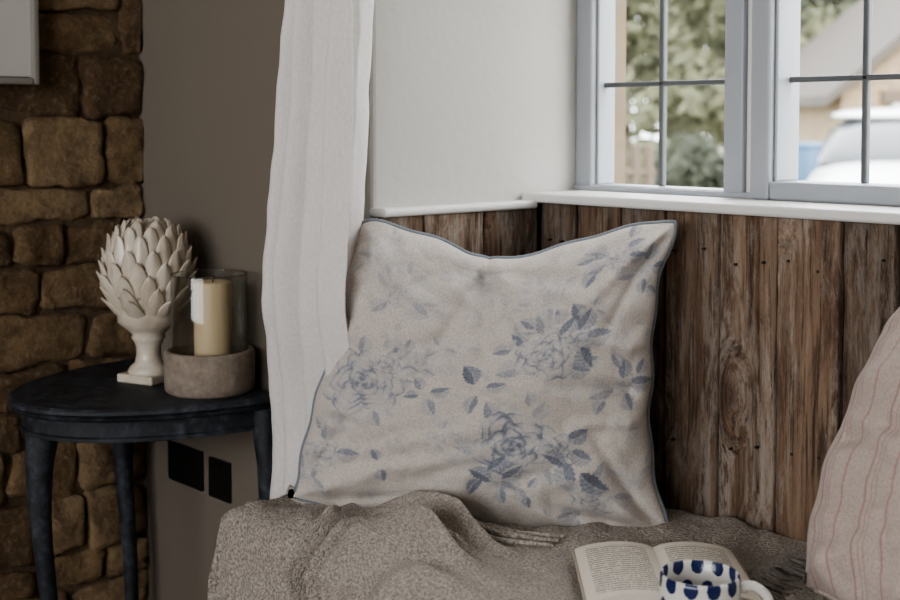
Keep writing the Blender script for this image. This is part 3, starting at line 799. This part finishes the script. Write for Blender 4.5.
# ------------------------------------------------ mug
MG=empty('coffee_mug'); mx_,my_=-.815,1.084; mz=.507
prof=[(0,0),(.030,0),(.036,.003),(.0400,.012),(.0415,.03),(.0420,.055),(.0415,.073),(.0408,.0765),(.0397,.0775),(.0386,.0765),(.0387,.055),(.038,.03),(.036,.012),(.028,.007),(0,.006)]
o=lathe('body',prof,(mx_,my_,mz),M_mug,96,MG)
uvl=o.data.uv_layers.new(name='UVMap'); nseg=96
for p in o.data.polygons:
    seg=p.index%nseg
    for li in p.loop_indices:
        vi=o.data.loops[li].vertex_index; j=vi//nseg; i=vi%nseg
        uu=i/nseg if not (seg==nseg-1 and i==0) else 1.0
        zz=prof[j][1]/.0765
        uvl.data[li].uv=(uu,min(zz,.999))
hd=Vector((math.cos(math.radians(40)),math.sin(math.radians(40)),0)); c0=Vector((mx_,my_,mz))
hp=[c0+hd*.040+Vector((0,0,.063)),c0+hd*.054+Vector((0,0,.066)),c0+hd*.068+Vector((0,0,.056)),c0+hd*.071+Vector((0,0,.040)),c0+hd*.062+Vector((0,0,.024)),c0+hd*.040+Vector((0,0,.017))]
tube('handle',catmull(hp,40),.0052,M_mugw,MG,12)

# ------------------------------------------------ outside
M_ground,nt,b=newmat('gravel_drive',(.55,.52,.47),.95); v=coords(nt)
nt.links.new(ramp(nt,noise_(nt,v,.6,6),[(.4,(.25,.235,.20)),(.62,(.15,.17,.09))]),b.inputs['Base Color'])
mesh('garden_ground',[(-70,YO,-.25),(40,YO,-.25),(40,90,-.25),(-70,90,-.25)],[(0,1,2,3)],M_ground)
def foliage(name,c):
    m=bpy.data.materials.new(name); m.use_nodes=True; nt=m.node_tree; b=nt.nodes['Principled BSDF']
    v=coords(nt); cc=ramp(nt,noise_(nt,v,1.5,4),[(.35,tuple(x*.5 for x in c)),(.65,c)])
    nt.links.new(cc,b.inputs['Base Color']); b.inputs['Roughness'].default_value=.8
    tl=node(nt,'ShaderNodeBsdfTranslucent',{'Color':c4(tuple(x*1.2 for x in c))})
    mx=node(nt,'ShaderNodeMixShader',{0:.35,1:b.outputs[0],2:tl.outputs[0]}); nt.links.new(mx.outputs[0],nt.nodes['Material Output'].inputs[0]); return m
M_leafA=foliage('leaves_olive',(.135,.140,.085)); M_leafB=foliage('leaves_dark',(.055,.063,.042))
M_bark,_,_=newmat('bark',(.06,.05,.04),.9)
FV=Vector((math.cos(math.radians(138)),math.sin(math.radians(138)),0)); RV=Vector((FV.y,-FV.x,0))
def tree(name,x,y,h,r,m,nl=5000,trunk=True,leaf=.16,low=.25):
    root=empty(name); base=Vector((x,y,-.25)); cl=[]
    for k in range(16):
        a=random.uniform(0,6.28); rr=random.uniform(0,.7)*r; zz=random.uniform(low,1)*h
        cl.append((base+Vector((rr*math.cos(a),rr*math.sin(a),zz)),r*random.uniform(.3,.5)))
    if trunk:
        tube('trunk',[base,base+Vector((.1,0,h*.4)),base+Vector((0,.1,h*.8))],[h*.04,h*.03,h*.01],M_bark,root,8)
        for c_,q in cl[:10]: tube('branch',[base+Vector((.05,.05,h*.35)),(base+Vector((0,0,h*.5))+c_)/2,c_],[h*.015,h*.01,h*.004],M_bark,root,6)
    vs=[];fs=[]
    for _ in range(nl):
        c_,q=random.choice(cl); d=Vector((random.gauss(0,1),random.gauss(0,1),random.gauss(0,1))); d.normalize()
        p=c_+d*q*random.uniform(.6,1.05)
        if p.z<-.2: p.z=-.2
        a=Vector((random.gauss(0,1),random.gauss(0,1),random.gauss(0,1))).normalized(); b_=a.cross(d); 
        if b_.length<.01: continue
        b_.normalize(); s=leaf*random.uniform(.6,1.2); n0=len(vs)
        vs+=[p-a*s,p+b_*s*.45,p+a*s,p-b_*s*.45]; fs.append((n0,n0+1,n0+2,n0+3))
    mesh('foliage',vs,fs,m,False,root)
def W2(px_,d): t=(px_-450)/1300; return (FV+RV*t)*d
for i,(px_,d,h,r,m,lo) in enumerate(((618,27,7,2.4,M_leafA,.15),(680,36,9,3.0,M_leafA,.2),(735,27,7,2.6,M_leafA,.2),(800,33,9,2.6,M_leafB,.12),(840,40,10,3.0,M_leafA,.12),(865,42,11,3.2,M_leafA,.2),(700,12,1.1,.6,M_leafB,.05),(655,13,1.0,.5,M_leafA,.05),(930,48,11,4,M_leafA,.2))):
    p=W2(px_,d); tree('garden_tree' if h>2.5 else 'garden_shrub',p.x,p.y,h,r,m,3200,h>2.5,.22 if h>2.5 else .07,lo)
# timber gate
M_tim,_,_=newmat('grey_timber',(.08,.06,.045),.9)
gt=empty('timber_gate'); c=W2(628,9.5); 
for k in range(6): 
    q=c+RV*(-.35+.10*k); box('pale_%d'%k,(q.x-.035,q.y-.02,-.25),(q.x+.035,q.y+.02,.95+.05*math.sin(k)),M_tim,.005,gt)
for zz in (.05,.7): 
    a=c+RV*(-.40); b2=c+RV*.20; tube('rail_%d'%int(zz*10),[(a.x,a.y,zz),(b2.x,b2.y,zz)],.03,M_tim,gt,6)
# cottage garage
M_tile,_,_=newmat('roof_slates',(.05,.042,.036),.8); M_gar,_,_=newmat('garage_door_white',(.42,.42,.41),.5); M_dark,_,_=newmat('dark_opening',(.02,.02,.022),.6)
ct=empty('stone_cottage'); c=W2(1003,18); ux=RV; uy=FV
def q3(x,y,z): v=c+ux*x+uy*y; return (v.x,v.y,z)
hw=2.25; ez=1.55; az=3.45
vs=[q3(-hw,0,-.25),q3(hw,0,-.25),q3(hw,0,ez),q3(0,0,az),q3(-hw,0,ez),q3(-hw,5,-.25),q3(hw,5,-.25),q3(hw,5,ez),q3(0,5,az),q3(-hw,5,ez)]
mesh('walls',vs,[(0,1,2,3,4),(5,9,8,7,6),(0,4,9,5),(1,6,7,2)],M_stone_out,False,ct)
for sg in (-1,1):
    sl_=(az-ez)/hw; o_=.28
    a=[(sg*(hw+o_),ez-sl_*o_),(0,az)]
    vs=[q3(a[0][0],-.3,a[0][1]),q3(0,-.3,az),q3(0,5.2,az),q3(a[0][0],5.2,a[0][1])]; vs+=[(v[0],v[1],v[2]+.14) for v in vs]
    mesh('roof_%s'%('l' if sg<0 else 'r'),vs,[(0,1,2,3),(7,6,5,4),(0,4,5,1),(1,5,6,2),(2,6,7,3),(3,7,4,0)],M_tile,False,ct)
def qb(nm,x0,x1,y0,y1,z0_,z1_,m):
    vs=[q3(x,y,z) for z in (z0_,z1_) for x,y in ((x0,y0),(x1,y0),(x1,y1),(x0,y1))]
    mesh(nm,vs,[(3,2,1,0),(4,5,6,7),(0,1,5,4),(1,2,6,5),(2,3,7,6),(3,0,4,7)],m,False,ct)
qb('garage_door',-1.55,1.25,-.06,.02,-.25,1.35,M_gar); qb('lintel',-1.7,1.4,-.08,.02,1.35,1.52,M_tim); qb('loft_window',-.35,.35,-.05,.02,2.1,2.7,M_dark)
for k in range(6): qb('door_groove_%d'%k,-1.55,1.25,-.07,-.055,.0+k*.22,.02+k*.22,M_tile)
# car
M_car,_,_=newmat('white_car_paint',(.50,.51,.52),.2); M_cgl,_,_=newmat('car_glass',(.03,.035,.04),.25); M_tyre,_,_=newmat('tyre',(.02,.02,.02),.8); M_lamp,_,_=newmat('headlamp',(.4,.42,.45),.1)
cr=empty('white_car'); cc0=W2(910,11.5); an=math.radians(138+160); fx=Vector((math.cos(an),math.sin(an),0)); fy=Vector((-fx.y,fx.x,0))
def C3(x,y,z): v=cc0+fx*x+fy*y; return Vector((v.x,v.y,z-.25))
def loft(name,secs,m):
    vs=[];fs=[]; n=len(secs[0])
    for s in secs: vs+=s
    for j in range(len(secs)-1):
        for i in range(n): fs.append((j*n+i,j*n+(i+1)%n,(j+1)*n+(i+1)%n,(j+1)*n+i))
    fs.append(tuple(range(n))[::-1]); fs.append(tuple((len(secs)-1)*n+i for i in range(n)))
    o=mesh(name,vs,fs,m,True,cr); s=o.modifiers.new('s','SUBSURF'); s.levels=2; s.render_levels=2; return o
def sec(x,w,zb,zt,tw): 
    return [C3(x,-w,zb+.05),C3(x,-w*.9,zb),C3(x,w*.9,zb),C3(x,w,zb+.05),C3(x,w,(zb+zt)/2),C3(x,w*tw,zt),C3(x,0,zt+.02),C3(x,-w*tw,zt),C3(x,-w,(zb+zt)/2)]
loft('body',[sec(2.1,.72,.28,.62,.9),sec(2.0,.82,.22,.76,.92),sec(1.3,.88,.2,.96,.93),sec(.6,.88,.2,1.04,.94),sec(-1.2,.88,.2,1.06,.94),sec(-1.9,.84,.24,1.0,.93),sec(-2.05,.78,.3,.80,.9)],M_car)
loft('glasshouse',[sec(1.05,.74,.88,.98,.9),sec(.55,.74,.88,1.24,.84),sec(.1,.76,.88,1.41,.82),sec(-1.3,.76,.88,1.40,.82),sec(-1.85,.72,.88,1.05,.85)],M_cgl)
loft('roof_panel',[sec(.3,.62,1.33,1.39,.9),sec(.0,.70,1.33,1.45,.9),sec(-1.2,.70,1.33,1.45,.9),sec(-1.55,.62,1.30,1.36,.9)],M_car)
for x in (1.25,-1.3):
    for y in (-.80,.80):
        tube('wheel',[C3(x,y-.1,.31),C3(x,y+.1,.31)],.31,M_tyre,cr,24)
for y in (-.62,.62): loft('headlamp',[[C3(xx,y+dy,z) for dy,z in ((-.14,.58),(-.1,.55),(.1,.55),(.14,.58),(.14,.64),(.12,.7),(0,.71),(-.12,.7),(-.14,.64))] for xx in (1.98,2.09)],M_lamp)
# blue wheelie bin
M_blue,_,_=newmat('blue_plastic',(.05,.11,.20),.5)
bn=empty('wheelie_bin'); c=W2(800,14)
vs=[];
for z,w in ((-.15,.20),(.80,.25)):
    for a,b_ in ((-1,-1),(1,-1),(1,1),(-1,1)): vs.append((c.x+a*w,c.y+b_*w,z))
mesh('bin_body',vs,[(3,2,1,0),(4,5,6,7),(0,1,5,4),(1,2,6,5),(2,3,7,6),(3,0,4,7)],M_blue,False,bn)
box('lid',(c.x-.27,c.y-.27,.80),(c.x+.27,c.y+.27,.86),M_blue,.02,bn)
tube('bin_wheels',[(c.x-.26,c.y+.16,-.14),(c.x+.26,c.y+.16,-.14)],.11,M_tyre,bn,16)

# ------------------------------------------------ light
w=bpy.data.worlds.new('sky'); scene.world=w; w.use_nodes=True; nt=w.node_tree; bg=nt.nodes['Background']
tc=node(nt,'ShaderNodeTexCoord'); sp=node(nt,'ShaderNodeSeparateXYZ',{0:tc.outputs['Generated']})
nt.links.new(ramp(nt,sp.outputs[2],[(.0,(.90,.92,.94)),(.6,(.97,.98,1.0))]),bg.inputs[0]); bg.inputs[1].default_value=10.0
def portal(x0,x1,y,z0_,z1_,rx):
    l=bpy.data.lights.new('sky_portal','AREA'); l.shape='RECTANGLE'; l.size=x1-x0; l.size_y=z1_-z0_; l.cycles.is_portal=True
    o=bpy.data.objects.new('sky_portal',l); o.location=((x0+x1)/2,y,(z0_+z1_)/2); o.rotation_euler=(rx,0,0); col.objects.link(o)
portal(-1.42,.30,1.64,.94,1.82,-math.pi/2); portal(-1.5,1.3,-2.42,.75,2.1,math.pi/2)
sn=bpy.data.lights.new('sun','SUN'); sn.energy=6.5; sn.angle=math.radians(12); sn.color=(1,.95,.86)
so=bpy.data.objects.new('sun',sn); col.objects.link(so); so.rotation_euler=Vector((-.75,.38,-.6)).to_track_quat('-Z','Y').to_euler()
try: scene.view_settings.look='AgX - Medium High Contrast'
except Exception: pass

# ------------------------------------------------ camera
cam=bpy.data.cameras.new('camera'); co=bpy.data.objects.new('camera',cam); col.objects.link(co)
co.location=(0,0,1.05); co.rotation_euler=(math.radians(87),0,math.radians(48)); cam.lens=52; cam.sensor_width=36; cam.shift_y=-.119
cam.clip_start=.05; cam.dof.use_dof=True; cam.dof.focus_distance=1.70; cam.dof.aperture_fstop=5.0
scene.camera=co
